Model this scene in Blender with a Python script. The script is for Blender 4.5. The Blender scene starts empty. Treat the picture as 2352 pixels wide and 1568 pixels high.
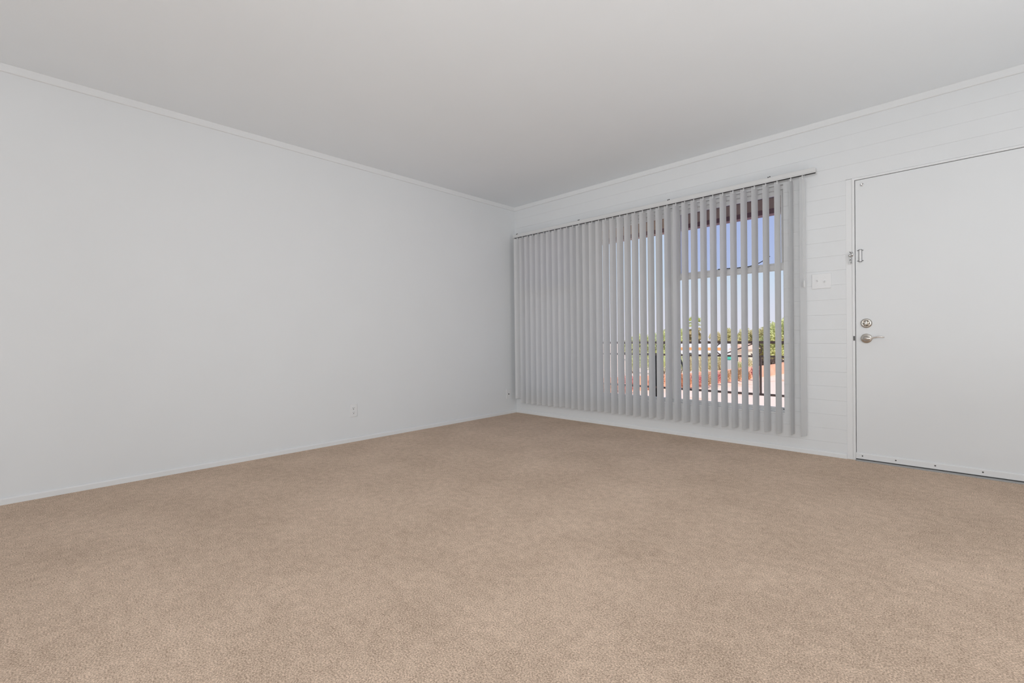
import bpy, bmesh, math, random
from mathutils import Vector, Matrix

# ------------------------------------------------------------------ scene, camera, sky, lights
S = bpy.context.scene
COL = S.collection
S.view_settings.view_transform = 'Standard'
S.view_settings.look = 'None'
S.view_settings.gamma = 1.0
S.view_settings.use_curve_mapping = False
S.view_settings.exposure = 0.06
random.seed(7)

YAW, PITCH, ROLL = -0.766448697, -0.00742619, -0.01184691
CAMPOS = Vector((3.89967667, -4.11969275, 0.90952417))
fw = Vector((math.sin(YAW) * math.cos(PITCH), math.cos(YAW) * math.cos(PITCH), math.sin(PITCH)))
rt0 = Vector((math.cos(YAW), -math.sin(YAW), 0))
up0 = rt0.cross(fw)
cr, sr = math.cos(ROLL), math.sin(ROLL)
rt = rt0 * cr + up0 * sr
up = up0 * cr - rt0 * sr
cam = bpy.data.cameras.new('camera')
camo = bpy.data.objects.new('camera', cam)
COL.objects.link(camo)
m = Matrix.Identity(4)
for i in range(3):
    m[i][0], m[i][1], m[i][2], m[i][3] = rt[i], up[i], -fw[i], CAMPOS[i]
camo.matrix_world = m
cam.sensor_width = 36.0
cam.sensor_fit = 'HORIZONTAL'
cam.lens = 1062.504 / 2352 * 36.0
cam.clip_start = 0.02
cam.clip_end = 600
S.camera = camo

# sky: pale lavender horizon rising to blue
world = bpy.data.worlds.new('sky')
S.world = world
world.use_nodes = True
nt = world.node_tree
nt.nodes.clear()
tc = nt.nodes.new('ShaderNodeTexCoord')
sx = nt.nodes.new('ShaderNodeSeparateXYZ')
cr_ = nt.nodes.new('ShaderNodeValToRGB')
bg = nt.nodes.new('ShaderNodeBackground')
wo = nt.nodes.new('ShaderNodeOutputWorld')
nt.links.new(tc.outputs['Generated'], sx.inputs[0])
nt.links.new(sx.outputs['Z'], cr_.inputs[0])
nt.links.new(cr_.outputs[0], bg.inputs[0])
nt.links.new(bg.outputs[0], wo.inputs[0])
el = cr_.color_ramp.elements
el[0].position = 0.0
el[0].color = (0.76, 0.755, 0.85, 1)
el[1].position = 1.0
el[1].color = (0.22, 0.38, 0.78, 1)
for p_, c_ in ((0.05, (0.70, 0.735, 0.86, 1)), (0.11, (0.60, 0.715, 0.86, 1)), (0.3, (0.47, 0.595, 0.84, 1))):
    e = el.new(p_)
    e.color = c_
bg.inputs[1].default_value = 1.0

sun = bpy.data.lights.new('sun', 'SUN')
sun.energy = 3.4
sun.color = (1.0, 0.96, 0.9)
sun.angle = 0.009
suno = bpy.data.objects.new('sun', sun)
COL.objects.link(suno)
suno.rotation_euler = Vector((-0.48, 0.42, -0.77)).to_track_quat('-Z', 'Y').to_euler()


def area(name, loc, target, sx_, sy_, energy, color=(0.975, 0.992, 1.0), spread=180):
    l = bpy.data.lights.new(name, 'AREA')
    l.shape = 'RECTANGLE'
    l.size, l.size_y = sx_, sy_
    l.energy = energy
    l.color = color
    l.spread = math.radians(spread)
    o = bpy.data.objects.new(name, l)
    COL.objects.link(o)
    o.location = loc
    o.rotation_euler = (Vector(target) - Vector(loc)).to_track_quat('-Z', 'Y').to_euler()
    return o


# added fill lights, all out of view, balanced to brighten walls, ceiling and carpet
area('back_fill_light', (4.0, -6.85, 1.35), (3.0, -2.0, 1.6), 2.4, 1.9, 98)  # added panel behind the camera; the back wall has no window built
area('side_fill_light', (5.6, -2.4, 1.4), (3.0, -2.2, 0.6), 1.4, 1.2, 16)  # added panel to lift the carpet at right; no window in this wall
area('side_uplight_fill', (5.1, -2.2, 0.5), (4.6, -2.4, 2.5), 1.0, 1.0, 20)  # added upward fill, brightens the ceiling from the right
area('floor_uplight_fill', (2.6, -5.2, 0.4), (2.4, -4.4, 2.5), 1.0, 1.0, 7)  # weak added fill pointing up, lifts the ceiling behind the view
area('corner_fill_light', (4.15, -4.75, 1.6), (0.2, -0.2, 1.3), 0.7, 0.7, 7.0, spread=75)  # added soft panel beside the camera, narrowed to brighten the far corner

# ------------------------------------------------------------------ materials


def mat(name, color, rough=0.6, metal=0.0, spec=0.5):
    m_ = bpy.data.materials.new(name)
    m_.use_nodes = True
    b = m_.node_tree.nodes['Principled BSDF']
    b.inputs['Base Color'].default_value = (*color, 1)
    b.inputs['Roughness'].default_value = rough
    b.inputs['Metallic'].default_value = metal
    b.inputs['Specular IOR Level'].default_value = spec
    return m_


def add_noise(m_, c1, c2, scale, detail=3.0, lo=0.35, hi=0.65, bump=0.0, bscale=None, dist=0.01, island=False, coord='Object'):
    n = m_.node_tree
    b = n.nodes['Principled BSDF']
    t = n.nodes.new('ShaderNodeTexCoord')
    tx = n.nodes.new('ShaderNodeTexNoise')
    tx.inputs['Scale'].default_value = scale
    tx.inputs['Detail'].default_value = detail
    n.links.new(t.outputs[coord], tx.inputs['Vector'])
    r = n.nodes.new('ShaderNodeValToRGB')
    r.color_ramp.elements[0].position = lo
    r.color_ramp.elements[0].color = (*c1, 1)
    r.color_ramp.elements[1].position = hi
    r.color_ramp.elements[1].color = (*c2, 1)
    if island:
        g = n.nodes.new('ShaderNodeNewGeometry')
        mx = n.nodes.new('ShaderNodeMath')
        mx.operation = 'MULTIPLY_ADD'
        mx.inputs[1].default_value = 0.5
        n.links.new(g.outputs['Random Per Island'], mx.inputs[0])
        hf = n.nodes.new('ShaderNodeMath')
        hf.operation = 'MULTIPLY'
        hf.inputs[1].default_value = 0.5
        n.links.new(tx.outputs['Fac'], hf.inputs[0])
        n.links.new(hf.outputs[0], mx.inputs[2])
        n.links.new(mx.outputs[0], r.inputs[0])
    else:
        n.links.new(tx.outputs['Fac'], r.inputs[0])
    n.links.new(r.outputs[0], b.inputs['Base Color'])
    if bump:
        bt = tx
        if bscale:
            bt = n.nodes.new('ShaderNodeTexNoise')
            bt.inputs['Scale'].default_value = bscale
            bt.inputs['Detail'].default_value = 2
            n.links.new(t.outputs[coord], bt.inputs['Vector'])
        bp = n.nodes.new('ShaderNodeBump')
        bp.inputs['Strength'].default_value = bump
        bp.inputs['Distance'].default_value = dist
        n.links.new(bt.outputs['Fac'], bp.inputs['Height'])
        n.links.new(bp.outputs[0], b.inputs['Normal'])
    return m_


WHITE = (0.708, 0.723, 0.738)
CEIL = (0.855, 0.892, 0.925)
M = {}
M['wall'] = add_noise(mat('wall_paint', WHITE, 0.7, spec=0.3), WHITE, tuple(v * 0.99 for v in WHITE), 3.0, bump=0.05, bscale=120, dist=0.002)
M['plank'] = add_noise(mat('plank_paint', WHITE, 0.55, spec=0.35), tuple(v * 0.985 for v in WHITE), WHITE, 6.0, bump=0.05, bscale=60, dist=0.002)
M['ceiling'] = add_noise(mat('ceiling_paint', CEIL, 0.85, spec=0.2), CEIL, tuple(v * 0.99 for v in CEIL), 2.0, bump=0.08, bscale=160, dist=0.002)
M['trim'] = mat('trim_paint', (0.725, 0.735, 0.745), 0.45, spec=0.4)
M['door'] = add_noise(mat('door_paint', WHITE, 0.45, spec=0.4), tuple(v * 0.985 for v in WHITE), WHITE, 2.0)
M['vinyl'] = mat('window_vinyl', (0.74, 0.75, 0.76), 0.4)
M['plastic'] = mat('white_plastic', (0.73, 0.735, 0.745), 0.4)
M['railgrey'] = mat('headrail_enamel', (0.62, 0.625, 0.63), 0.4)
M['nickel'] = mat('satin_nickel', (0.62, 0.585, 0.54), 0.24, 1.0)
M['chrome'] = mat('bright_metal', (0.66, 0.66, 0.66), 0.22, 1.0)
M['dark'] = mat('dark_slot', (0.02, 0.02, 0.02), 0.7)
M['screw'] = mat('dark_screw', (0.08, 0.08, 0.08), 0.4, 0.8)
M['alu'] = mat('threshold_metal', (0.36, 0.36, 0.36), 0.55, 0.3)
M['iron'] = mat('brown_iron', (0.23, 0.155, 0.13), 0.6)
M['blackiron'] = mat('black_iron', (0.03, 0.03, 0.03), 0.5)
M['beam'] = add_noise(mat('brown_beam', (0.4, 0.28, 0.2), 0.7), (0.74, 0.57, 0.43), (0.86, 0.69, 0.54), 5.0)
M['fascia'] = mat('maroon_fascia', (0.34, 0.2, 0.2), 0.6)
M['soffit'] = mat('dark_soffit', (0.07, 0.06, 0.055), 0.8)
M['concrete'] = add_noise(mat('walkway_concrete', (0.55, 0.5, 0.46), 0.9), (0.62, 0.56, 0.5), (0.74, 0.68, 0.62), 8.0)
M['stucco'] = mat('outer_stucco', (0.62, 0.55, 0.48), 0.9)
M['ground'] = add_noise(mat('pale_ground', (0.8, 0.66, 0.55), 0.95), (0.76, 0.45, 0.27), (0.86, 0.66, 0.52), 0.35, 4.0, 0.3, 0.42)
M['terracotta'] = add_noise(mat('terracotta_block', (0.75, 0.36, 0.22), 0.9), (0.80, 0.40, 0.26), (0.90, 0.50, 0.35), 1.2)
M['caravan'] = mat('caravan_white', (0.9, 0.9, 0.92), 0.4)
M['caravan_orange'] = mat('caravan_orange', (0.9, 0.42, 0.15), 0.5)
M['housewall'] = mat('cream_wall', (0.9, 0.8, 0.64), 0.9)
M['houseroof'] = mat('pink_roof', (0.85, 0.55, 0.42), 0.9)
M['cabinet_grey'] = mat('cabinet_grey', (0.6, 0.6, 0.6), 0.5)
M['teal'] = mat('cabinet_teal', (0.1, 0.62, 0.45), 0.5)
M['glassdark'] = mat('dark_glazing', (0.05, 0.06, 0.07), 0.1)
M['bark'] = mat('bark', (0.3, 0.2, 0.13), 0.9)
M['palmbark'] = mat('palm_bark', (0.38, 0.26, 0.18), 0.9)


def leafmat(name, a, b):
    m_ = add_noise(mat(name, a, 0.8, spec=0.2), a, b, 0.7, 2.0, 0.3, 0.7, island=True)
    n_ = m_.node_tree
    p_ = n_.nodes['Principled BSDF']
    t_ = n_.nodes.new('ShaderNodeBsdfTranslucent')
    n_.links.new(p_.inputs['Base Color'].links[0].from_socket, t_.inputs[0])
    x_ = n_.nodes.new('ShaderNodeMixShader')
    x_.inputs[0].default_value = 0.45
    n_.links.new(p_.outputs[0], x_.inputs[1])
    n_.links.new(t_.outputs[0], x_.inputs[2])
    n_.links.new(x_.outputs[0], n_.nodes['Material Output'].inputs[0])
    return m_


M['leaf_a'] = leafmat('olive_yellow_leaf', (0.60, 0.53, 0.27), (0.86, 0.82, 0.46))
M['leaf_b'] = leafmat('yellow_green_leaf', (0.58, 0.58, 0.26), (0.84, 0.87, 0.45))
M['leaf_c'] = leafmat('dusty_green_leaf', (0.53, 0.56, 0.32), (0.78, 0.83, 0.50))
M['leaf_d'] = leafmat('straw_leaf', (0.68, 0.57, 0.33), (0.88, 0.81, 0.53))
M['leaf_brown'] = leafmat('dry_brown_leaf', (0.54, 0.36, 0.20), (0.80, 0.58, 0.36))
M['leaf_pink'] = leafmat('pink_flower_leaf', (0.62, 0.22, 0.2), (0.88, 0.45, 0.4))
M['leaf_orange'] = leafmat('rust_leaf', (0.6, 0.28, 0.14), (0.85, 0.48, 0.27))
M['leaf_dark'] = leafmat('bare_twig', (0.12, 0.08, 0.06), (0.3, 0.22, 0.17))
M['palmleaf'] = leafmat('palm_frond', (0.42, 0.45, 0.10), (0.74, 0.78, 0.28))
M['palmdry'] = leafmat('dry_palm_frond', (0.42, 0.32, 0.14), (0.7, 0.58, 0.32))

# carpet
mc = mat('carpet_pile', (0.5, 0.4, 0.3), 0.95, spec=0.05)
n = mc.node_tree
b = n.nodes['Principled BSDF']
t = n.nodes.new('ShaderNodeTexCoord')


def nz(scale, detail, rough=0.6):
    x = n.nodes.new('ShaderNodeTexNoise')
    x.inputs['Scale'].default_value = scale
    x.inputs['Detail'].default_value = detail
    x.inputs['Roughness'].default_value = rough
    n.links.new(t.outputs['Object'], x.inputs['Vector'])
    return x


def mth(op, a, b_):
    x = n.nodes.new('ShaderNodeMath')
    x.operation = op
    for i_, v in enumerate((a, b_)):
        if isinstance(v, (int, float)):
            x.inputs[i_].default_value = v
        else:
            n.links.new(v, x.inputs[i_])
    return x.outputs[0]


fine, mid, big = nz(205, 4, 0.7), nz(26, 2), nz(2.2, 3)
f_ = mth('ADD', mth('MULTIPLY', fine.outputs['Fac'], 1.0), mth('MULTIPLY', mid.outputs['Fac'], 0.16))
f_ = mth('ADD', f_, mth('MULTIPLY', big.outputs['Fac'], 0.14))
f_ = mth('SUBTRACT', f_, 0.15)
r = n.nodes.new('ShaderNodeValToRGB')
CA, CB = (0.345, 0.252, 0.186), (0.84, 0.655, 0.515)
r.color_ramp.elements[0].position = 0.365
r.color_ramp.elements[0].color = (*CA, 1)
r.color_ramp.elements[1].position = 0.635
r.color_ramp.elements[1].color = (*CB, 1)
n.links.new(f_, r.inputs[0])
n.links.new(r.outputs[0], b.inputs['Base Color'])
bp = n.nodes.new('ShaderNodeBump')
bp.inputs['Strength'].default_value = 0.45
bp.inputs['Distance'].default_value = 0.006
n.links.new(f_, bp.inputs['Height'])
n.links.new(bp.outputs[0], b.inputs['Normal'])
M['carpet'] = mc


def glassmat(name, tint):
    g = bpy.data.materials.new(name)
    g.use_nodes = True
    n_ = g.node_tree
    n_.nodes.clear()
    o = n_.nodes.new('ShaderNodeOutputMaterial')
    mx = n_.nodes.new('ShaderNodeMixShader')
    tr = n_.nodes.new('ShaderNodeBsdfTransparent')
    tr.inputs[0].default_value = (*tint, 1)
    gl = n_.nodes.new('ShaderNodeBsdfGlossy')
    gl.inputs['Roughness'].default_value = 0.02
    fr = n_.nodes.new('ShaderNodeFresnel')
    fr.inputs[0].default_value = 1.25
    n_.links.new(fr.outputs[0], mx.inputs[0])
    n_.links.new(tr.outputs[0], mx.inputs[1])
    n_.links.new(gl.outputs[0], mx.inputs[2])
    n_.links.new(mx.outputs[0], o.inputs[0])
    return g


M['glass'] = glassmat('clear_glass', (0.99, 0.99, 0.99))
M['glass_tint'] = glassmat('tinted_glass', (0.85, 0.85, 0.94))

# blind slats: matt vinyl that lets a little daylight through
ms = mat('slat_vinyl', (0.73, 0.735, 0.742), 0.5, spec=0.3)
n2 = ms.node_tree
tl = n2.nodes.new('ShaderNodeBsdfTranslucent')
tl.inputs[0].default_value = (0.8, 0.8, 0.82, 1)
mx = n2.nodes.new('ShaderNodeMixShader')
mx.inputs[0].default_value = 0.20
n2.links.new(n2.nodes['Principled BSDF'].outputs[0], mx.inputs[1])
n2.links.new(tl.outputs[0], mx.inputs[2])
n2.links.new(mx.outputs[0], n2.nodes['Material Output'].inputs[0])
M['slat'] = ms

# ------------------------------------------------------------------ mesh helpers


def obj(name, bm, material, parent=None, kind=None, smooth=False):
    me = bpy.data.meshes.new(name)
    bmesh.ops.recalc_face_normals(bm, faces=bm.faces[:])
    bm.to_mesh(me)
    bm.free()
    if smooth:
        for p in me.polygons:
            p.use_smooth = True
    me.materials.append(material)
    o = bpy.data.objects.new(name, me)
    COL.objects.link(o)
    if parent is not None:
        o.parent = parent
        o.matrix_parent_inverse = Matrix.Translation(-parent.location) if parent.type == 'EMPTY' else Matrix.Identity(4)
    if kind:
        o['kind'] = kind
    return o


def empty(name, loc=(0, 0, 0), label=None, cat=None, kind=None, group=None):
    o = bpy.data.objects.new(name, None)
    o.empty_display_size = 0.05
    COL.objects.link(o)
    o.location = loc
    return tag(o, label, cat, kind, group)


def tag(o, label=None, cat=None, kind=None, group=None):
    for k, v in (('label', label), ('category', cat), ('kind', kind), ('group', group)):
        if v:
            o[k] = v
    return o


def box(bm, x0, x1, y0, y1, z0, z1, bevel=0.0, seg=1):
    r_ = bmesh.ops.create_cube(bm, size=1.0, matrix=Matrix.Translation(((x0 + x1) / 2, (y0 + y1) / 2, (z0 + z1) / 2)) @ Matrix.Diagonal((x1 - x0, y1 - y0, z1 - z0, 1)))
    if bevel:
        vs = set(r_['verts'])
        es = [e_ for e_ in bm.edges if e_.verts[0] in vs and e_.verts[1] in vs]
        bmesh.ops.bevel(bm, geom=es, offset=bevel, segments=seg, affect='EDGES', profile=0.5)
    return bm


def B(*a, **k):
    return box(bmesh.new(), *a, **k)


def cyl(bm, p0, p1, r0, r1=None, seg=16):
    p0, p1 = Vector(p0), Vector(p1)
    d = p1 - p0
    mt = Matrix.Translation((p0 + p1) / 2) @ d.to_track_quat('Z', 'Y').to_matrix().to_4x4()
    bmesh.ops.create_cone(bm, cap_ends=True, segments=seg, radius1=r0, radius2=r0 if r1 is None else r1, depth=d.length, matrix=mt)
    return bm


def lathe(bm, prof, origin, axis, seg=28):
    """prof: (radius, height along axis)"""
    q = Vector(axis).to_track_quat('Z', 'Y').to_matrix().to_4x4()
    mt = Matrix.Translation(origin) @ q
    rings = []
    for r_, h_ in prof:
        if r_ < 1e-6:
            rings.append([bm.verts.new(mt @ Vector((0, 0, h_)))])
        else:
            rings.append([bm.verts.new(mt @ Vector((r_ * math.cos(2 * math.pi * i / seg), r_ * math.sin(2 * math.pi * i / seg), h_))) for i in range(seg)])
    for a_, b_ in zip(rings, rings[1:]):
        for i in range(seg):
            j = (i + 1) % seg
            if len(a_) == 1 and len(b_) == 1:
                continue
            if len(a_) == 1:
                bm.faces.new((a_[0], b_[i], b_[j]))
            elif len(b_) == 1:
                bm.faces.new((a_[i], a_[j], b_[0]))
            else:
                bm.faces.new((a_[i], a_[j], b_[j], b_[i]))
    return bm


def tube(bm, pts, rad, seg=8, flat=1.0, closed=False):
    pts = [Vector(p) for p in pts]
    rings = []
    N = len(pts)
    for i, p in enumerate(pts):
        if closed:
            d = (pts[(i + 1) % N] - pts[i - 1]).normalized()
        else:
            d = (pts[min(i + 1, N - 1)] - pts[max(i - 1, 0)]).normalized()
        ref = Vector((0, 0, 1)) if abs(d.z) < 0.95 else Vector((1, 0, 0))
        a_ = d.cross(ref).normalized()
        b_ = a_.cross(d).normalized()
        rr = rad[i] if isinstance(rad, (list, tuple)) else rad
        rings.append([bm.verts.new(p + (a_ * math.cos(2 * math.pi * k / seg) * flat + b_ * math.sin(2 * math.pi * k / seg)) * rr) for k in range(seg)])
    pairs = list(zip(rings, rings[1:])) + ([(rings[-1], rings[0])] if closed else [])
    for a_, b_ in pairs:
        for k in range(seg):
            l = (k + 1) % seg
            bm.faces.new((a_[k], a_[l], b_[l], b_[k]))
    if not closed:
        bm.faces.new(rings[0][::-1])
        bm.faces.new(rings[-1])
    return bm


def T(*a, **k):
    return tube(bmesh.new(), *a, **k)


# ------------------------------------------------------------------ room shell
H = 2.5
RX, RY = 5.7, -7.0
WX0, WX1, WZ0, WZ1 = 0.17, 2.915, 0.295, 2.095      # window opening
DX0, DX1, DZ1 = 3.373, 4.292, 2.010                 # door slab
JX0, JX1, JZ1 = 3.354, 4.310, 2.028                 # door jamb outside

bm = bmesh.new()
bmesh.ops.create_grid(bm, x_segments=40, y_segments=40, size=0.5, matrix=Matrix.Translation((RX / 2, RY / 2, 0)) @ Matrix.Diagonal((RX, -RY, 1, 1)))
tag(obj('floor', bm, M['carpet'], kind='structure'), 'beige cut-pile carpet covering the whole room floor')
bm = B(-0.15, RX + 0.15, RY - 0.15, 0.16, H, H + 0.2)
obj('ceiling', bm, M['ceiling'], kind='structure')
obj('wall_left', B(-0.15, 0, RY - 0.15, 0.16, -0.05, H), M['wall'], kind='structure')
obj('wall_side', B(RX, RX + 0.15, RY - 0.15, 0.16, -0.05, H), M['wall'], kind='structure')
obj('wall_back', B(0, RX, RY - 0.15, RY, -0.05, H), M['wall'], kind='structure')

# window wall: solid backing with openings, white horizontal planks in front
bm = bmesh.new()
Y0, Y1 = 0.015, 0.16
box(bm, 0, WX0, Y0, Y1, -0.05, H)
box(bm, WX0, WX1, Y0, Y1, -0.05, WZ0)
box(bm, WX0, WX1, Y0, Y1, WZ1, H)
box(bm, WX1, JX0, Y0, Y1, -0.05, H)
box(bm, JX0, JX1, Y0, Y1, JZ1, H)
box(bm, JX1, RX, Y0, Y1, -0.05, H)
wall_right = obj('wall_right', bm, M['plank'], kind='structure')


def plank(x0, x1, z0, z1):
    g = 0.0001
    b_ = 0.0011
    z0 += g
    z1 -= g
    if z1 - z0 < 0.012:
        return
    bm_ = bmesh.new()
    ys, ye = 0.0, Y0 + 0.001
    prof = [(ye, z0), (ys + b_, z0), (ys, z0 + b_), (ys, z1 - b_), (ys + b_, z1), (ye, z1)]
    A = [bm_.verts.new((x0, y, z)) for y, z in prof]
    C = [bm_.verts.new((x1, y, z)) for y, z in prof]
    for i in range(len(prof)):
        j = (i + 1) % len(prof)
        bm_.faces.new((A[i], A[j], C[j], C[i]))
    bm_.faces.new(A[::-1])
    bm_.faces.new(C)
    obj('plank', bm_, M['plank'], wall_right)


zs = [0.0, 0.106, 0.207, 0.3125, 0.418, 0.523, 0.630, 0.735, 0.841, 0.945, 1.054, 1.166]
while zs[-1] < H - 0.03:
    zs.append(zs[-1] + 0.1075)
zs[-1] = H
FX0 = 3.318   # flat strip beside the door
for z0, z1 in zip(zs, zs[1:]):
    runs = []
    # left of door strip
    segs = [(0.0, FX0, z0, z1)]
    if z1 > WZ0 and z0 < WZ1:
        segs = [(0.0, WX0, z0, z1), (WX1, FX0, z0, z1)]
        if z0 < WZ0:
            segs.append((WX0, WX1, z0, WZ0))
        if z1 > WZ1:
            segs.append((WX0, WX1, WZ1, z1))
    # beyond / above the door
    if z1 <= JZ1:
        segs.append((JX1 + 0.036, RX, z0, z1))
    elif z0 >= JZ1:
        segs.append((FX0, RX, z0, z1))
    else:
        segs.append((JX1 + 0.036, RX, z0, z1))
        segs.append((FX0, JX1 + 0.036, JZ1 + 0.001, z1))
    for s in segs:
        plank(*s)

# crown strips and baseboards


def strip_x(name, x0, x1, prof):
    """profile (y, z) extruded along x"""
    bm_ = bmesh.new()
    A = [bm_.verts.new((x0, y, z)) for y, z in prof]
    C = [bm_.verts.new((x1, y, z)) for y, z in prof]
    for i in range(len(prof)):
        j = (i + 1) % len(prof)
        bm_.faces.new((A[i], A[j], C[j], C[i]))
    bm_.faces.new(A[::-1])
    bm_.faces.new(C)
    return obj(name, bm_, M['trim'], kind='structure')


def strip_y(name, y0, y1, prof):
    bm_ = bmesh.new()
    A = [bm_.verts.new((x, y0, z)) for x, z in prof]
    C = [bm_.verts.new((x, y1, z)) for x, z in prof]
    for i in range(len(prof)):
        j = (i + 1) % len(prof)
        bm_.faces.new((A[i], A[j], C[j], C[i]))
    bm_.faces.new(A[::-1])
    bm_.faces.new(C)
    return obj(name, bm_, M['trim'], kind='structure')


cz = H - 0.045
strip_y('trim_1', RY, 0, [(0, cz), (0.006, cz), (0.010, cz + 0.004), (0.010, H), (0, H)])
strip_x('trim_2', 0.010, RX, [(0, cz), (-0.006, cz), (-0.010, cz + 0.004), (-0.010, H), (0, H)])
strip_y('baseboard_left', RY, 0, [(0, 0), (0.012, 0), (0.012, 0.030), (0.010, 0.035), (0.006, 0.038), (0, 0.039)])
strip_x('baseboard_right', 0.012, FX0, [(0, 0), (-0.012, 0), (-0.012, 0.027), (-0.010, 0.032), (-0.006, 0.035), (0, 0.036)])

# door frame: flat strips and jamb
for nm, xa, xb in (('trim_3', FX0 + 0.0002, JX0 - 0.0004), ('trim_4', JX1 + 0.0004, JX1 + 0.0358)):
    obj(nm, B(xa, xb, -0.0004, Y0 + 0.01, 0.0, JZ1 - 0.001, bevel=0.0004), M['trim'], kind='structure')
jamb = empty('trim_5', (JX0, 0, 0), kind='structure')
obj('jamb_side', B(JX0, DX0 - 0.003, -0.004, 0.15, 0.0, JZ1, bevel=0.0012), M['trim'], jamb)
obj('jamb_side', B(DX1 + 0.003, JX1, -0.004, 0.15, 0.0, JZ1, bevel=0.0012), M['trim'], jamb)
obj('jamb_head', B(DX0 - 0.003, DX1 + 0.003, -0.004, 0.15, DZ1 + 0.003, JZ1, bevel=0.0012), M['trim'], jamb)
bm = bmesh.new()
box(bm, DX0 - 0.003, DX0 + 0.012, 0.048, 0.062, 0.0, DZ1 + 0.003)
box(bm, DX1 - 0.012, DX1 + 0.003, 0.048, 0.062, 0.0, DZ1 + 0.003)
box(bm, DX0 + 0.012, DX1 - 0.012, 0.048, 0.062, DZ1 - 0.012, DZ1 + 0.003)
obj('weather_strip', bm, M['dark'], jamb)
obj('strike_plate', B(JX0 + 0.004, DX0 - 0.004, -0.0052, -0.003, 0.862, 0.895, bevel=0.0005), M['screw'], jamb)

bm = B(DX0 - 0.002, DX1 + 0.002, -0.028, 0.15, -0.004, 0.009, bevel=0.003)
box(bm, DX0 - 0.002, DX1 + 0.002, 0.046, 0.15, 0.009, 0.026)
obj('trim_6', bm, M['alu'], kind='structure')

# ------------------------------------------------------------------ door
door = empty('door_1', (DX0, 0, 0), kind='structure')
obj('door_leaf', B(DX0, DX1, 0.0, 0.044, 0.013, DZ1, bevel=0.0015), M['door'], door)
bm = bmesh.new()
prof = [(0.0, 0.015), (-0.009, 0.015), (-0.009, 0.050), (-0.007, 0.055), (0.0, 0.058)]
A = [bm.verts.new((DX0 - 0.002, y, z)) for y, z in prof]
C = [bm.verts.new((DX1, y, z)) for y, z in prof]
for i in range(5):
    j = (i + 1) % 5
    bm.faces.new((A[i], A[j], C[j], C[i]))
bm.faces.new(A[::-1])
bm.faces.new(C)
sweep = obj('door_sweep', bm, M['trim'], door)
for sx_ in (3.408, 3.592, 3.792, 4.012, 4.23):
    obj('screw', lathe(bmesh.new(), [(0.0045, 0.0), (0.0045, 0.0008), (0.002, 0.0018), (0, 0.002)], (sx_, -0.009, 0.037), (0, -1, 0), 12), M['screw'], sweep)
# deadbolt: rose, turn piece, two screws
dz, dx = 0.985, 3.434
dead = obj('deadbolt', lathe(bmesh.new(), [(0.034, 0), (0.034, 0.004), (0.0325, 0.007), (0.026, 0.011), (0.022, 0.0125), (0.0215, 0.0115), (0, 0.0115)], (dx, 0, dz), (0, -1, 0), 36), M['nickel'], door, smooth=True)
bm = bmesh.new()
lathe(bm, [(0.009, 0), (0.009, 0.012), (0, 0.012)], (dx, -0.011, dz), (0, -1, 0), 16)
tp = []
for i in range(13):
    a_ = -1 + 2 * i / 12
    tp.append((dx + 0.0025 * a_, -0.027, dz + 0.019 * a_))
tube(bm, tp, [0.0012 + 0.0062 * math.sqrt(max(0, 1 - ((i - 6) / 6.2) ** 2)) for i in range(13)], 10, 0.75)
obj('thumb_turn', bm, M['nickel'], dead, smooth=True)
for s in (-1, 1):
    obj('screw', lathe(bmesh.new(), [(0.0036, 0), (0.0036, 0.001), (0, 0.0016)], (dx + s * 0.0155, -0.0115, dz - 0.001), (0, -1, 0), 12), M['screw'], dead)
# lever handle
lx, lz = 3.434, 0.877
lev = obj('lever_rose', lathe(bmesh.new(), [(0.034, 0), (0.034, 0.004), (0.033, 0.0065), (0.029, 0.009), (0.022, 0.0115), (0.017, 0.013), (0.0155, 0.020), (0.0145, 0.032), (0.012, 0.036), (0, 0.037)], (lx, 0, lz), (0, -1, 0), 36), M['nickel'], door, smooth=True)
pts, rad = [], []
KEY = [(0.0, -0.001, 0.0135), (0.12, -0.001, 0.0135), (0.24, -0.001, 0.0105), (0.34, 0.0015, 0.0062), (0.5, 0.0065, 0.0044), (0.7, 0.0105, 0.0048), (0.88, 0.010, 0.0052), (0.96, 0.0075, 0.0042), (1.0, 0.006, 0.0018)]
for i in range(25):
    s = i / 24
    for (s0, z0, r0_), (s1, z1, r1_) in zip(KEY, KEY[1:]):
        if s <= s1:
            u = (s - s0) / (s1 - s0)
            u = u * u * (3 - 2 * u)
            zo, ro = z0 + (z1 - z0) * u, r0_ + (r1_ - r0_) * u
            break
    pts.append((lx - 0.008 + s * 0.112, -0.038 - 0.016 * math.sin(s * 1.5) + 0.010 * s * s, lz + zo))
    rad.append(ro)
obj('lever', T(pts, rad, 12, 0.8), M['nickel'], lev, smooth=True)
# swing latch keeper on the door leaf
gx, gz = 3.402, 1.468
bm = bmesh.new()
pr = []
for i in range(9):
    a_ = math.pi * i / 8
    pr.append((gx - 0.0085 * math.cos(a_), -0.011 * math.sin(a_) ** 0.7))
ring0 = [bm.verts.new((x, y, gz - 0.043)) for x, y in pr]
ring1 = [bm.verts.new((x, y, gz + 0.043)) for x, y in pr]
for i in range(8):
    bm.faces.new((ring0[i], ring0[i + 1], ring1[i + 1], ring1[i]))
bm.faces.new(ring0[::-1])
bm.faces.new(ring1)
bm.faces.new((ring0[0], ring1[0], ring1[-1], ring0[-1]))
keep = obj('latch_keeper', bm, M['plastic'], door, smooth=False)
bm = bmesh.new()
for zz in (-0.0425, 0.0425):
    box(bm, gx - 0.0098, gx + 0.0098, -0.0125, 0, gz + zz - 0.0012, gz + zz + 0.0012)
box(bm, gx - 0.0102, gx - 0.0085, -0.003, 0, gz - 0.043, gz + 0.043)
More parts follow.
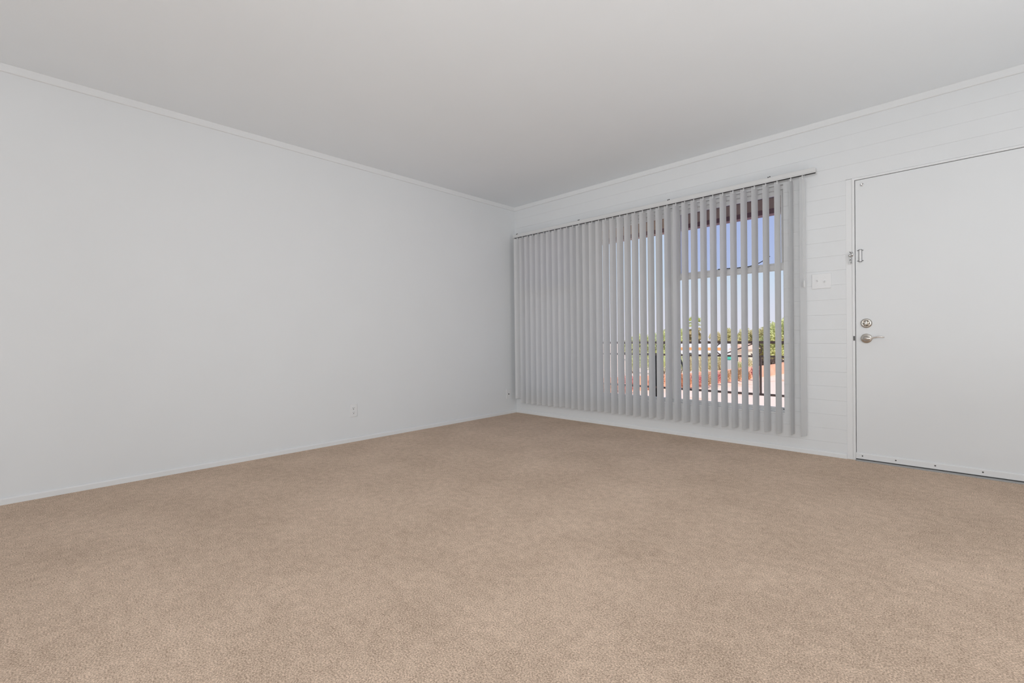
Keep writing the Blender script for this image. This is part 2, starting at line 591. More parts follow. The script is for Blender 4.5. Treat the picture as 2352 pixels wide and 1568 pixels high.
box(bm, gx + 0.0085, gx + 0.0102, -0.003, 0, gz - 0.043, gz + 0.043)
obj('keeper_rim', bm, M['screw'], keep)
for s in (-1, 1):
    for zz in (-0.036, 0.038):
        obj('pin', cyl(bmesh.new(), (gx + s * 0.009, -0.003, gz + zz), (gx + s * 0.0185, -0.003, gz + zz), 0.0018, seg=8), M['screw'], keep)
# round contact near the top corner of the door
bmp = obj('contact_disc', lathe(bmesh.new(), [(0.011, 0), (0.0112, 0.004), (0.0095, 0.0065), (0.006, 0.0072), (0.005, 0.0055), (0, 0.005)], (3.414, 0, 1.972), (0, -1, 0), 24), M['chrome'], door, smooth=True)

# swing bar guard on the jamb strip
gd = empty('door_guard', (3.345, -0.0015, 1.461), 'small chrome swing bar guard screwed to the door frame strip', 'latch')
bm = B(3.333, 3.352, -0.004, -0.0015, 1.415, 1.507, bevel=0.001)
obj('base_plate', bm, M['chrome'], gd)
obj('barrel', cyl(bmesh.new(), (3.356, -0.010, 1.468), (3.356, -0.010, 1.498), 0.0055, seg=14), M['chrome'], gd, smooth=True)
bm = bmesh.new()
U = [(3.354, -0.012, 1.492), (3.346, -0.016, 1.494), (3.341, -0.018, 1.486), (3.340, -0.019, 1.46), (3.341, -0.019, 1.432), (3.345, -0.019, 1.422), (3.350, -0.018, 1.424), (3.352, -0.017, 1.44), (3.352, -0.016, 1.462), (3.354, -0.012, 1.474)]
tube(bm, U, 0.0024, 8)
obj('swing_bar', bm, M['chrome'], gd, smooth=True)
obj('stop_ball', lathe(bmesh.new(), [(0.003, 0), (0.0035, 0.012), (0.0075, 0.015), (0.0085, 0.021), (0.006, 0.027), (0, 0.029)], (3.343, -0.004, 1.474), (0, -1, 0), 16), M['chrome'], gd, smooth=True)
for zz in (1.425, 1.445, 1.5):
    obj('screw', lathe(bmesh.new(), [(0.004, 0), (0.0038, 0.001), (0, 0.002)], (3.343, -0.004, zz), (0, -1, 0), 10), M['screw'], gd)

# ------------------------------------------------------------------ window
win = empty('window_1', ((WX0 + WX1) / 2, 0.06, WZ0), kind='structure')
FY0, FY1 = 0.030, 0.105
ZB, ZT = 0.322, 2.066
obj('frame_head', B(WX0, WX1, FY0, FY1, ZT, WZ1, bevel=0.002), M['vinyl'], win)
bm = B(WX0, WX1, FY0, FY1, WZ0, ZB - 0.012, bevel=0.002)
box(bm, WX0 + 0.02, WX1 - 0.02, FY0 + 0.012, FY1, ZB - 0.012, ZB, bevel=0.0015)
obj('frame_sill', bm, M['vinyl'], win)
obj('window_stool', B(WX0, WX1, -0.004, FY0, WZ0 - 0.012, WZ0 + 0.002, bevel=0.002), M['trim'], win)
for xa, xb in ((WX0, WX0 + 0.009), (WX1 - 0.009, WX1)):
    obj('frame_jamb', B(xa, xb, FY0, FY1, ZB, ZT, bevel=0.002), M['vinyl'], win)
ML0, ML1, MR0, MR1 = 1.060, 1.135, 1.945, 2.032
for xa, xb in ((ML0, ML1), (MR0, MR1)):
    obj('mullion', B(xa, xb, FY0, FY1, ZB, ZT, bevel=0.002), M['vinyl'], win)


def flank(x0, x1):
    # fixed upper light and lower sliding sash
    mz0, mz1 = 1.430, 1.484
    rl = obj('meeting_rail', B(x0, x1, 0.042, 0.080, mz0, mz1, bevel=0.002), M['vinyl'], win)
    obj('rail_lip', B(x0, x1, 0.036, 0.042, mz1 - 0.012, mz1 - 0.004, bevel=0.001), M['vinyl'], rl)
    for nm, za, zb, ya, gm in (('upper_sash', mz1, ZT, 0.062, M['glass_tint']), ('lower_sash', ZB, mz0, 0.045, M['glass'])):
        bm_ = bmesh.new()
        w = 0.022 if nm == 'upper_sash' else 0.004
        box(bm_, x0, x0 + w, ya, ya + 0.022, za, zb)
        box(bm_, x1 - w, x1, ya, ya + 0.022, za, zb)
        top_h = 0.034 if nm == 'upper_sash' else 0.004
        box(bm_, x0 + w, x1 - w, ya, ya + 0.022, zb - top_h, zb)
        box(bm_, x0 + w, x1 - w, ya, ya + 0.022, za, za + 0.005)
        s_ = obj(nm, bm_, M['vinyl'], win)
        obj('pane', B(x0 + w, x1 - w, ya + 0.009, ya + 0.013, za + 0.005, zb - top_h), gm, s_)


flank(WX0 + 0.009, ML0)
flank(MR1, WX1 - 0.009)
obj('head_stop', B(ML1, MR0, 0.052, 0.090, 2.032, ZT, bevel=0.002), M['vinyl'], win)
obj('pane', B(ML1, MR0, 0.066, 0.070, ZB, 2.032), M['glass'], win)
obj('stay_arm', T([(2.40, 0.037, 1.486), (2.467, 0.035, 1.485), (2.563, 0.033, 1.480), (2.645, 0.032, 1.480), (2.70, 0.032, 1.490), (2.735, 0.032, 1.503), (2.775, 0.032, 1.524), (2.810, 0.032, 1.546)], 0.0035, 8), M['blackiron'], win, smooth=True)
obj('screen_edge', B(WX1 - 0.013, WX1 - 0.009, 0.034, 0.040, 1.49, ZT - 0.01), M['alu'], win)

# ------------------------------------------------------------------ vertical blind
BY = -0.090
blind = empty('vertical_blind', (1.6, BY, 0.14), 'white vertical slat blind hanging across the whole window beside the door', 'blind')
RZ0, RZ1 = 2.101, 2.139
bm = bmesh.new()
RA, RB = 0.075, 3.153
box(bm, RA, RB, BY - 0.023, BY + 0.023, RZ0 + 0.008, RZ1, bevel=0.002)
box(bm, RA, RB, BY - 0.023, BY - 0.017, RZ0, RZ0 + 0.008)
box(bm, RA, RB, BY + 0.017, BY + 0.023, RZ0, RZ0 + 0.008)
rail = obj('headrail', bm, M['railgrey'], blind)
obj('rail_slot', B(RA + 0.002, RB - 0.006, BY - 0.017, BY + 0.017, RZ0 + 0.002, RZ0 + 0.009), M['dark'], rail)
for bx in (0.142, 1.035, 2.024, 2.845):
    bm = B(bx - 0.010, bx + 0.010, BY - 0.016, 0.0, RZ1, RZ1 + 0.003)
    box(bm, bx - 0.010, bx + 0.010, -0.003, 0.0, RZ1 + 0.003, RZ1 + 0.03)
    box(bm, bx - 0.009, bx - 0.003, BY - 0.0265, BY - 0.016, RZ1 - 0.004, RZ1 + 0.004)
    box(bm, bx + 0.003, bx + 0.009, BY - 0.0265, BY - 0.016, RZ1 - 0.001, RZ1 + 0.006)
    obj('bracket', bm, M['screw'], rail)
SZ0, SZ1 = 0.145, 2.088


def slat_mesh(z0, z1):
    bm_ = bmesh.new()
    w, th, cr2 = 0.0445, 0.0010, 0.0022
    N = 8
    prof_ = []
    for i in range(N + 1):
        u = -1 + 2 * i / N
        prof_.append((u * w, cr2 * (1 - u * u)))
    front = [(x, y - th / 2) for x, y in prof_]
    back = [(x, y + th / 2) for x, y in prof_][::-1]
    P_ = front + back
    zz = [z0, z1 - 0.012, z1]
    rings = []
    for k, z in enumerate(zz):
        sc = 1.0 if k < 2 else 0.86
        rings.append([bm_.verts.new((x * sc, y, z)) for x, y in P_])
    for a_, b_ in zip(rings, rings[1:]):
        for i in range(len(P_)):
            j = (i + 1) % len(P_)
            bm_.faces.new((a_[i], a_[j], b_[j], b_[i]))
    bm_.faces.new(rings[0][::-1])
    bm_.faces.new(rings[-1])
    return bm_


slat0 = carrier0 = None
for k in range(-19, 18):
    xc = 1.674 + 0.0815 * k
    th = math.radians(75)
    zoff = 0.0
    if k == -19:
        th = math.radians(62)
    if k == 16:
        th = math.radians(86)
        xc += 0.012
    elif k == 17:
        th = math.radians(76)
        xc += 0.006
    elif k == 4:
        th = math.radians(77)
    else:
        th += math.radians(random.uniform(-1.0, 1.0))
    if slat0 is None:
        s = obj('slat', slat_mesh(SZ0 + 0.045, SZ1), M['slat'], blind, smooth=False)
        c = obj('carrier', B(-0.006, 0.006, -0.0025, 0.0025, SZ1 - 0.01, RZ0 + 0.004), M['plastic'], s)
        slat0, carrier0 = s, c
    elif k == -18:
        s = obj('slat', slat_mesh(SZ0, SZ1), M['slat'], blind)
        c = carrier0.copy()
        COL.objects.link(c)
        c.parent = s
        slat1 = s
    else:
        s = slat1.copy()
        COL.objects.link(s)
        c = carrier0.copy()
        COL.objects.link(c)
        c.parent = s
        s.parent = blind
    s.matrix_parent_inverse = Matrix.Translation(-blind.location)
    s.location = (xc, BY, random.uniform(-0.002, 0.002))
    s.rotation_euler = (0, 0, th)
    c.matrix_parent_inverse = Matrix.Identity(4)
# pull chain with weight
cx_ = 3.082
bm = bmesh.new()
tube(bm, [(cx_ - 0.007, -0.12, 2.10), (cx_ - 0.007, -0.12, 1.285)], 0.0010, 6)
tube(bm, [(cx_ + 0.001, -0.12, 2.10), (cx_ + 0.001, -0.12, 1.285)], 0.0010, 6)
ch = obj('pull_chain', bm, M['railgrey'], blind)
obj('chain_weight', lathe(bmesh.new(), [(0.003, 0), (0.007, 0.006), (0.0075, 0.02), (0.0065, 0.045), (0.004, 0.055), (0, 0.057)], (cx_ - 0.003, -0.12, 1.258), (0, 0, 1), 16), M['railgrey'], ch, smooth=True)

# ------------------------------------------------------------------ wall plates
# two-gang switch beside the door
sp = empty('light_switch', (3.165, 0, 1.308), 'white double light switch plate between the blind and the door', 'switch')
obj('cover_plate', B(3.105, 3.226, -0.006, 0.0, 1.253, 1.365, bevel=0.0025, seg=2), M['plastic'], sp)
for x_, up_ in ((3.142, 1), (3.189, -1)):
    bm = B(x_ - 0.0055, x_ + 0.0055, -0.0068, -0.0055, 1.296, 1.320)
    fr = obj('toggle_slot', bm, M['vinyl'], sp)
    bm = bmesh.new()
    tube(bm, [(x_, -0.005, 1.308), (x_, -0.012, 1.308 + 0.005 * up_), (x_, -0.018, 1.308 + 0.010 * up_)], [0.0045, 0.0042, 0.0035], 8)
    obj('toggle', bm, M['plastic'], sp)
    for zz in (1.278, 1.338):
        obj('screw', lathe(bmesh.new(), [(0.003, 0), (0.003, 0.0006), (0, 0.0012)], (x_, -0.006, zz), (0, -1, 0), 10), M['plastic'], sp)

# duplex outlet on the left wall
ot = empty('wall_outlet', (0, -2.129, 0.279), 'white duplex power outlet low on the left wall', 'outlet')
oy, oz = -2.129, 0.279
obj('cover_plate', B(0, 0.0055, oy - 0.036, oy + 0.036, oz - 0.057, oz + 0.057, bevel=0.0022, seg=2), M['plastic'], ot)
for dz_ in (-0.0195, 0.0195):
    rc = obj('receptacle', B(0.0045, 0.0072, oy - 0.0165, oy + 0.0165, oz + dz_ - 0.0145, oz + dz_ + 0.0145, bevel=0.0012), M['vinyl'], ot)
    bm = bmesh.new()
    box(bm, 0.0070, 0.0076, oy - 0.0075, oy - 0.0052, oz + dz_ - 0.001, oz + dz_ + 0.0085)
    box(bm, 0.0070, 0.0076, oy + 0.0052, oy + 0.0075, oz + dz_ + 0.000, oz + dz_ + 0.0075)
    cyl(bm, (0.0068, oy, oz + dz_ - 0.0075), (0.0076, oy, oz + dz_ - 0.0075), 0.0036, seg=10)
    obj('socket_hole', bm, M['dark'], rc)
obj('screw', lathe(bmesh.new(), [(0.003, 0), (0.0028, 0.0008), (0, 0.0014)], (0.0055, oy, oz), (1, 0, 0), 10), M['plastic'], ot)

# coaxial plate in the corner
cp = empty('cable_plate', (0, -0.145, 0.236), 'small white cable plate on the left wall, tight by the corner', 'outlet')
obj('cover_plate', B(0, 0.0055, -0.181, -0.109, 0.181, 0.293, bevel=0.0022, seg=2), M['plastic'], cp)
obj('cable_jack', lathe(bmesh.new(), [(0.0065, 0), (0.0065, 0.004), (0.0045, 0.0045), (0.0045, 0.011), (0.0015, 0.011), (0, 0.009)], (0.0055, -0.145, 0.237), (1, 0, 0), 14), M['screw'], cp)
for zz in (0.197, 0.277):
    obj('screw', lathe(bmesh.new(), [(0.003, 0), (0.0028, 0.0008), (0, 0.0014)], (0.0055, -0.145, zz), (1, 0, 0), 10), M['plastic'], cp)

# ------------------------------------------------------------------ outside: walkway, roof, railing
obj('walkway', B(-6, 9, 0.16, 1.60, -0.30, -0.085), M['concrete'], kind='structure')
roof = empty('porch_roof', (1.5, 0.9, 2.2), 'brown beam and dark soffit of the porch roof above the window', 'roof')
bm = B(-6, 9, 0.165, 1.9, 2.42, 2.46)
obj('soffit', bm, M['soffit'], roof)
obj('deck', B(-6, 9, 0.165, 1.95, 2.465, 2.70), M['stucco'], roof)
obj('beam', B(-6, 9, 1.50, 1.60, 2.286, 2.405), M['beam'], roof)
obj('fascia', B(-6, 9, 1.605, 1.64, 2.253, 2.42), M['fascia'], roof)
obj('drip_edge', B(-6, 9, 1.49, 1.604, 2.232, 2.285), M['fascia'], roof)

rl = empty('balcony_railing', (1.5, 1.5, -0.085), 'dark brown iron railing with scrolls along the balcony outside the window', 'railing')
obj('top_rail', B(-6, 6, 1.475, 1.525, 0.815, 0.843, bevel=0.003), M['iron'], rl)
obj('middle_rail', B(-6, 6, 1.488, 1.512, 0.662, 0.684, bevel=0.002), M['iron'], rl)
obj('bottom_rail', B(-6, 6, 1.488, 1.512, 0.238, 0.262, bevel=0.002), M['iron'], rl)
bal = None
for panel in range(-4, 4):
    for x in (1.226, 1.515, 1.843, 2.172):
        x += 1.266 * panel
        if bal is None:
            bal = obj('baluster', B(-0.0075, 0.0075, -0.0075, 0.0075, 0.262, 0.662), M['iron'], rl)
            o = bal
        else:
            o = bal.copy()
            COL.objects.link(o)
            o.parent = rl
        o.matrix_parent_inverse = Matrix.Translation(-rl.location)
        o.location = (x, 1.5, 0)
    x = 2.322 + 1.266 * panel
    if panel == -1:
        obj('post', B(x - 0.026, x + 0.026, 1.513, 1.555, -0.085, 0.690), M['blackiron'], rl)
    else:
        obj('post', B(x - 0.010, x + 0.010, 1.490, 1.510, 0.262, 0.662), M['iron'], rl)
obj('knee_brace', T([(1.30, 1.53, 0.72), (1.385, 1.53, 0.64), (1.425, 1.53, 0.53), (1.45, 1.53, 0.40), (1.50, 1.53, 0.28)], 0.011, 8), M['blackiron'], rl)


def scroll(xc):
    R = 0.068
    zc = 0.752
    hw = 0.178
    pts_ = []
    for i in range(15):      # left end curl: from upper right, over the left, to the bottom
        a_ = math.radians(50 + 222 * i / 14)
        pts_.append((xc - hw + R * math.cos(a_), 1.5, zc + R * math.sin(a_)))
    for i in range(15):      # right end curl: from the top, over the right, to lower left
        a_ = math.radians(92 - 222 * i / 14)
        pts_.append((xc + hw + R * math.cos(a_), 1.5, zc + R * math.sin(a_)))
    obj('scroll', T(pts_, 0.0065, 8), M['iron'], rl, smooth=True)


for k in range(-3, 3):
    scroll(2.089 + 1.305 * k)

# ------------------------------------------------------------------ outside: ground, wall, far things
GZ = -2.8
bm = bmesh.new()
bmesh.ops.create_grid(bm, x_segments=8, y_segments=8, size=1.0, matrix=Matrix.Translation((-30, 150, GZ)) @ Matrix.Diagonal((260, 160, 1, 1)))
obj('ground', bm, M['ground'], kind='structure')


def wall_run(p0, p1, h_, th=0.2):
    d = Vector((p1[0] - p0[0], p1[1] - p0[1], 0)).normalized()
    nn = Vector((-d.y, d.x, 0)) * th / 2
    bm_ = bmesh.new()
    a_, b_ = Vector((*p0, GZ)), Vector((*p1, GZ))
    lo = [a_ + nn, b_ + nn, b_ - nn, a_ - nn]
    hi = [v + Vector((0, 0, h_)) for v in lo]
    V = [bm_.verts.new(v) for v in lo + hi]
    for f in ((0, 1, 2, 3), (4, 5, 6, 7), (0, 1, 5, 4), (1, 2, 6, 5), (2, 3, 7, 6), (3, 0, 4, 7)):
        bm_.faces.new([V[i] for i in f])
    return bm_


gw = empty('garden_wall', (-9, 30, GZ), 'low terracotta garden wall running away across the pale ground', 'wall')
run = [(-15.8, 16.5), (-12.4, 23.5), (-9.85, 30.0), (-8.95, 37.5), (-8.1, 46.0), (-7.6, 62.0)]
for p0, p1 in zip(run, run[1:]):
    obj('wall_section', wall_run(p0, p1, 0.95), M['terracotta'], gw)
    obj('coping', wall_run(p0, p1, 1.0, 0.14), M['terracotta'], gw)
    # piers at the joints
for p in run:
    obj('pier', B(p[0] - 0.2, p[0] + 0.2, p[1] - 0.2, p[1] + 0.2, GZ, GZ + 1.06), M['terracotta'], gw)

# caravan with an orange band
cv = empty('caravan', (-18.5, 54, GZ), 'white caravan with an orange band beyond the balcony railing', 'caravan')
bm = bmesh.new()
pr = [(-21.6, GZ + 0.55), (-16.2, GZ + 0.55), (-15.9, GZ + 1.2), (-16.1, -0.12), (-16.4, 0.0), (-21.5, 0.0), (-21.8, -0.15), (-21.8, GZ + 0.8)]
A = [bm.verts.new((x, 53.0, z)) for x, z in pr]
C = [bm.verts.new((x, 55.2, z)) for x, z in pr]
for i in range(len(pr)):
    j = (i + 1) % len(pr)
    bm.faces.new((A[i], A[j], C[j], C[i]))
bm.faces.new(A[::-1])
bm.faces.new(C)
obj('body', bm, M['caravan'], cv)
obj('band', B(-21.7, -16.15, 52.97, 53.0, -0.86, -0.52), M['caravan_orange'], cv)
for x0 in (-20.9, -18.0):
    obj('window', B(x0, x0 + 0.9, 52.97, 53.0, -1.75, -1.2), M['glassdark'], cv)
obj('door', B(-19.4, -18.75, 52.96, 53.0, GZ + 0.65, -0.95), M['caravan'], cv)
for x0 in (-19.6, -18.2):
    obj('wheel', cyl(bmesh.new(), (x0, 52.95, GZ + 0.32), (x0, 53.2, GZ + 0.32), 0.32, seg=18), M['blackiron'], cv)

hs = empty('cottage', (-14.35, 54, GZ), 'cream cottage with pink roof behind the trees and terracotta wall', 'house')
obj('wall', B(-15.2, -13.5, 52.6, 57.0, GZ, -0.72), M['housewall'], hs)
bm = bmesh.new()
pr = [(-15.4, -0.72), (-13.3, -0.72), (-14.35, -0.12)]
A = [bm.verts.new((x, 52.3, z)) for x, z in pr]
C = [bm.verts.new((x, 57.3, z)) for x, z in pr]
for i in range(3):
    j = (i + 1) % 3
    bm.faces.new((A[i], A[j], C[j], C[i]))
bm.faces.new(A[::-1])
bm.faces.new(C)
obj('roof', bm, M['houseroof'], hs)
obj('window', B(-14.9, -14.4, 52.55, 52.6, -2.1, -1.5), M['glassdark'], hs)
obj('door', B(-14.25, -13.65, 52.55, 52.6, GZ, -1.3), M['houseroof'], hs)

uc = empty('utility_cabinet', (-11.2, 40, GZ), 'tall grey cabinet with a teal top behind the terracotta wall', 'cabinet')
obj('cabinet_body', B(-11.6, -10.9, 39.8, 40.4, GZ, -1.30, bevel=0.03), M['cabinet_grey'], uc)
obj('cabinet_top', B(-11.65, -10.85, 39.75, 40.45, -1.30, -1.0, bevel=0.05), M['teal'], uc)
obj('cabinet_door', B(-11.52, -10.98, 39.77, 39.8, GZ + 0.1, -1.4), M['cabinet_grey'], uc)

# ------------------------------------------------------------------ trees and shrubs


def leaf_cloud(name, blobs, n_, size, material, parent, rnd):
    vs, fs = [], []
    tot = sum(b_[1] ** 2 for b_ in blobs)
    for (c, r_, sq) in blobs:
        for _ in range(int(n_ * r_ * r_ / tot)):
            d = Vector((rnd.gauss(0, 1), rnd.gauss(0, 1), rnd.gauss(0, 1))).normalized()
            p = Vector(c) + Vector((d.x, d.y, d.z * sq)) * r_ * (rnd.random() ** 0.35) * rnd.uniform(0.85, 1.1)
            if p.z < GZ:
                continue
            a_ = Vector((rnd.gauss(0, 1), rnd.gauss(0, 1), rnd.gauss(0, 1))).normalized()
            b_ = a_.orthogonal().normalized()
            s_ = size * rnd.uniform(0.6, 1.3)
            i = len(vs)
            vs += [p - a_ * s_, p + b_ * s_ * 0.5, p + a_ * s_, p - b_ * s_ * 0.5]
            fs.append((i, i + 1, i + 2, i + 3))
    me = bpy.data.meshes.new(name)
    me.from_pydata([tuple(v) for v in vs], [], fs)
    me.materials.append(material)
    o = bpy.data.objects.new(name, me)
    COL.objects.link(o)
    o.parent = parent
    o.matrix_parent_inverse = Matrix.Translation(-parent.location)
    o['kind'] = 'stuff'
    return o


def tree(x, y, top, rad, leaf, label, group=None, n_=4600, seed=0, size=0.16, trunk=1.3):
    rnd = random.Random(seed)
    r0 = empty('broadleaf_tree', (x, y, GZ), label, 'tree', None, group)
    hgt = top - GZ
    bm_ = bmesh.new()
    tube(bm_, [(x, y, GZ), (x + 0.08, y, GZ + hgt * 0.3), (x - 0.05, y + 0.05, GZ + hgt * 0.6), (x, y, GZ + hgt * 0.85)], [0.17, 0.13, 0.09, 0.03], 8)
    obj('trunk', bm_, M['bark'], r0)
    for k in range(4):
        a_ = k * 1.6 + rnd.random()
        s0 = Vector((x, y, GZ + hgt * (0.28 + 0.08 * k)))
        e_ = s0 + Vector((math.cos(a_) * rad * 0.7, math.sin(a_) * rad * 0.7, hgt * 0.25))
        obj('branch', T([s0, s0.lerp(e_, 0.5) + Vector((0, 0, 0.15)), e_], [0.07, 0.05, 0.02], 6), M['bark'], r0)
    blobs = []
    for k in range(9):
        a_ = rnd.uniform(0, 6.28)
        rr = rad * rnd.uniform(0.2, 0.72)
        blobs.append(((x + math.cos(a_) * rr, y + math.sin(a_) * rr, GZ + hgt * rnd.uniform(0.18, 0.72)), rad * rnd.uniform(0.45, 0.66), 0.85))
    blobs.append(((x, y, top - rad * 0.5), rad * 0.55, 0.8))
    leaf_cloud('crown', blobs, n_, size, leaf, r0, rnd)
    return r0


def shrub(x, y, h_, rad, leaf, label, n_=700, seed=0, size=0.09, group=None):
    rnd = random.Random(seed)
    r0 = empty('shrub', (x, y, GZ), label, 'shrub', None, group)
    for k in range(5):
        a_ = k * 1.256 + rnd.random()
        obj('stem', T([(x, y, GZ), (x + math.cos(a_) * rad * 0.35, y + math.sin(a_) * rad * 0.35, GZ + h_ * 0.5), (x + math.cos(a_) * rad * 0.7, y + math.sin(a_) * rad * 0.7, GZ + h_ * 0.85)], [0.03, 0.022, 0.008], 6), M['bark'], r0)
    blobs = [((x, y, GZ + h_ * 0.55), rad * 0.8, h_ / (1.9 * rad))]
    for k in range(5):
        a_ = rnd.uniform(0, 6.28)
        blobs.append(((x + math.cos(a_) * rad * 0.5, y + math.sin(a_) * rad * 0.5, GZ + h_ * rnd.uniform(0.35, 0.7)), rad * 0.5, h_ / (2.2 * rad)))
    leaf_cloud('foliage', blobs, n_, size, leaf, r0, rnd)
    return r0


# trees beyond the wall (x, y, top of crown, crown radius, leaves, label)
TREES = [
    (-29.6, 58, 1.5, 2.3, 'leaf_b', 'yellow-green tree seen in the first narrow slit of open slats'),
    (-27.2, 58, 1.6, 2.0, 'leaf_c', 'dusty green tree seen behind the black railing post'),
    (-25.6, 58, 2.1, 2.0, 'leaf_b', 'yellow-green tree just left of the window mullion'),
    (-23.9, 59, 2.1, 1.7, 'leaf_b', 'bright green tree between the mullion and the palm'),
    (-19.6, 60, 1.5, 1.6, 'leaf_d', 'straw-coloured low tree right behind the white caravan'),
    (-18.2, 60, 1.3, 1.5, 'leaf_a', 'olive low tree behind the right end of the white caravan'),
    (-17.2, 58, 1.95, 1.6, 'leaf_a', 'olive rounded tree between the caravan and the cream cottage'),
    (-15.6, 59, 1.9, 1.6, 'leaf_a', 'olive yellow tree behind the left side of the cream cottage'),
    (-14.2, 59, 1.85, 1.5, 'leaf_d', 'straw-yellow tree behind the right side of the cream cottage'),
    (-12.9, 57, 2.0, 1.7, 'leaf_a', 'olive tree behind the dark bare shrub and terracotta wall'),
    (-11.6, 56, 2.6, 1.9, 'leaf_b', 'tall yellow-green tree above the clear stretch of terracotta wall'),
    (-9.9, 55, 3.1, 2.1, 'leaf_b', 'tallest yellow-green tree, at the right edge of the window view'),
]
for i, (x, y, tp_, rd, lf, lb) in enumerate(TREES):
    K = 1.07
    x, y, tp_, rd = 3.9 + (x - 3.9) * K, -4.12 + (y + 4.12) * K, 0.91 + (tp_ - 0.91) * K, rd * K
    tree(x, y, tp_, rd, M[lf], lb, 'trees beyond the terracotta wall', seed=i + 3)

# fan palm with a skirt of dry fronds
px_, py_, pt_ = -21.6, 57.5, 2.5
palm = empty('palm_tree', (px_, py_, GZ), 'fan palm with green top and a skirt of dry fronds behind the caravan', 'tree')
obj('trunk', T([(px_, py_, GZ), (px_ + 0.1, py_, -0.5), (px_, py_, pt_)], [0.3, 0.24, 0.2], 10), M['palmbark'], palm)
rnd = random.Random(5)


def frond(base, az, elv, length, droop, material, name, lw=0.06):
    bm_ = bmesh.new()
    d = Vector((math.cos(az) * math.cos(elv), math.sin(az) * math.cos(elv), math.sin(elv)))
    side = Vector((-math.sin(az), math.cos(az), 0))
    L = length
    stem = []
    for i in range(6):
        s_ = i / 5 * 0.5
        stem.append(Vector(base) + d * L * s_ + Vector((0, 0, -droop * s_ * s_)))
    tube(bm_, stem, [0.025, 0.022, 0.02, 0.018, 0.016, 0.012], 5)
    hub = stem[-1]
    for k in range(13):
        a_ = (k - 6) / 6 * 1.25
        ld = (d * math.cos(a_) + side * math.sin(a_)).normalized()
        tip = hub + ld * L * 0.55 + Vector((0, 0, -droop * 0.45))
        mid_ = hub.lerp(tip, 0.5) + Vector((0, 0, 0.08))
        w = (side * math.cos(a_) - d * math.sin(a_)) * lw
        v = [bm_.verts.new(hub - w * 0.3), bm_.verts.new(mid_ - w), bm_.verts.new(tip), bm_.verts.new(mid_ + w)]
        bm_.faces.new(v)
    obj(name, bm_, material, palm)


for k in range(20):
    frond((px_, py_, pt_), k * 2.4, rnd.uniform(0.0, 1.2), rnd.uniform(1.1, 1.5), rnd.uniform(0.2, 0.8), M['palmleaf'], 'frond')
for k in range(64):
    frond((px_, py_, pt_ + 0.1 - 0.045 * k), k * 2.4, rnd.uniform(-1.3, -0.45), rnd.uniform(1.3, 1.7), 0.3, M['palmdry'], 'dry_frond', 0.15)

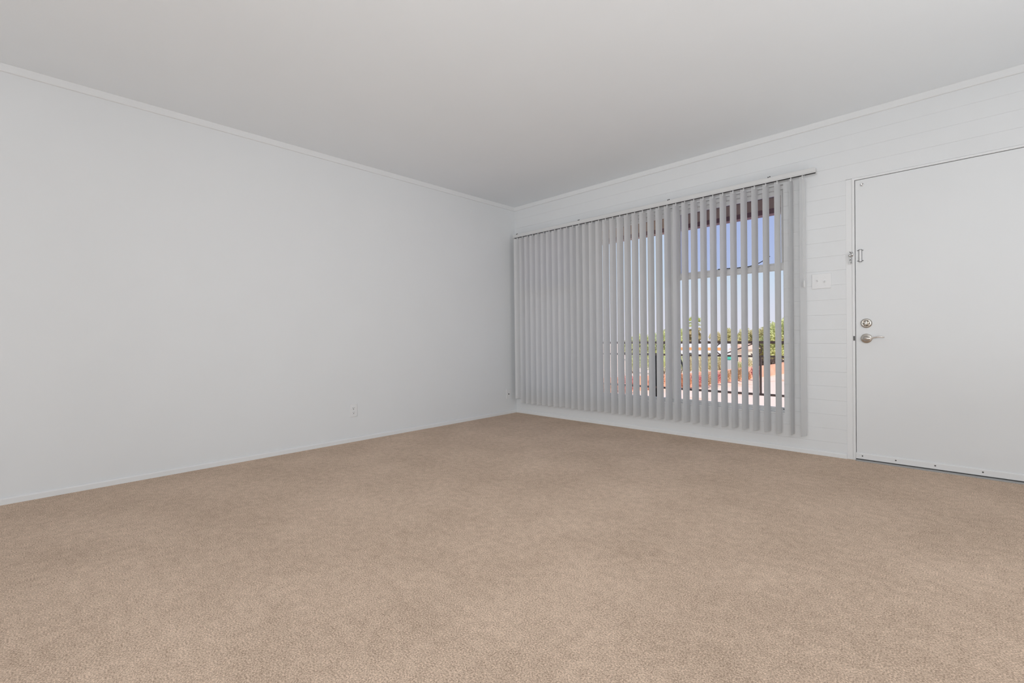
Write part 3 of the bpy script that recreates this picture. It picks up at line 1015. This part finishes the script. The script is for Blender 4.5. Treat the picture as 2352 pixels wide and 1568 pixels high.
SHRUBS = [
    (-19.77, 38, 1.95, 0.8, 'leaf_b', 'green shrub behind the wall, seen only in the thinnest slit of the blind'),
    (-18.68, 38.3, 1.9, 0.75, 'leaf_c', 'dusty green shrub behind the wall, before the black railing post'),
    (-17.50, 37.7, 1.95, 0.75, 'leaf_b', 'green shrub behind the wall, directly over the black railing post'),
    (-16.49, 38.2, 1.9, 0.7, 'leaf_b', 'green shrub behind the wall, right after the black railing post'),
    (-14.76, 38, 1.8, 0.75, 'leaf_c', 'dusty green shrub behind the wall, right after the window mullion'),
    (-13.71, 38.3, 1.8, 0.65, 'leaf_d', 'straw-coloured shrub behind the wall, straight below the palm'),
    (-12.70, 37.8, 1.8, 0.65, 'leaf_d', 'straw-coloured shrub behind the wall, below the caravan middle'),
    (-11.77, 38.2, 1.75, 0.6, 'leaf_a', 'olive shrub behind the wall, below the caravan right end'),
    (-11.14, 37.8, 1.75, 0.5, 'leaf_d', 'straw-coloured shrub just left of the grey cabinet'),
    (-9.97, 39.5, 1.5, 0.5, 'leaf_a', 'olive shrub just right of the grey cabinet, by the wall'),
    (-26.5, 51, 2.0, 1.2, 'leaf_c', 'dusty green shrub in the narrow slits before the mullion'),
    (-24.0, 50, 2.0, 1.25, 'leaf_b', 'yellow-green shrub behind the black railing post'),
    (-21.6, 49, 2.0, 1.15, 'leaf_b', 'yellow-green shrub just left of the window mullion'),
    (-19.3, 48, 1.85, 1.15, 'leaf_b', 'light green shrub in front of the caravan end'),
    (-17.5, 48, 1.9, 1.05, 'leaf_d', 'straw-coloured shrub in front of the caravan middle'),
    (-15.9, 48, 1.85, 0.95, 'leaf_d', 'straw-coloured shrub below the caravan orange band, right part'),
    (-14.4, 47.5, 1.7, 0.9, 'leaf_a', 'olive shrub between the caravan and the grey cabinet'),
    (-12.9, 46, 1.5, 0.8, 'leaf_a', 'olive shrub right of the grey cabinet'),
    (-11.4, 46, 1.5, 0.75, 'leaf_d', 'straw-yellow shrub before the cream cottage door'),
    (-9.9, 47, 1.6, 0.8, 'leaf_dark', 'dark bare shrub peeking over the terracotta wall'),
    (-9.3, 48.5, 1.6, 0.7, 'leaf_dark', 'dark leafless shrub above the clear stretch of terracotta wall'),
    (-8.75, 50, 1.3, 0.6, 'leaf_c', 'grey-green shrub over the wall at the window edge'),
    (-11.1, 19.0, 1.3, 0.6, 'leaf_orange', 'rust-coloured dry shrub in the narrow slits, before the wall'),
    (-11.54, 22.8, 1.35, 0.6, 'leaf_pink', 'pinkish shrub behind the black railing post'),
    (-10.7, 25.3, 1.3, 0.5, 'leaf_orange', 'rust-coloured shrub left of the mullion, by the wall'),
    (-10.0, 27.6, 1.15, 0.5, 'leaf_orange', 'rust-coloured shrub just right of the mullion'),
    (-9.35, 28.2, 1.1, 0.4, 'leaf_pink', 'pinkish low shrub behind the first baluster right of the mullion'),
    (-8.95, 29.2, 1.3, 0.42, 'leaf_brown', 'dry brown shrub before the bend of the terracotta wall'),
    (-8.75, 30.3, 1.2, 0.38, 'leaf_pink', 'pink flowering shrub right of the wall bend'),
    (-8.55, 31.5, 1.25, 0.38, 'leaf_brown', 'dry brown shrub second right of the wall bend'),
    (-8.4, 33.6, 1.35, 0.38, 'leaf_brown', 'dry brown shrub below the grey cabinet'),
    (-8.2, 35.2, 1.0, 0.32, 'leaf_orange', 'rust-coloured low shrub on the pale ground by the wall'),
    (-8.0, 36.8, 1.35, 0.40, 'leaf_pink', 'pink flowering shrub under the right half of the scroll'),
]
for i, (x, y, h_, rd, lf, lb) in enumerate(SHRUBS):
    if y < 37 and x < -8.1:
        rd *= 1.3
    shrub(x, y, h_, rd, M[lf], lb, seed=50 + i, size=0.06 if y < 40 else 0.1, n_=1100, group='shrubs by the terracotta wall')
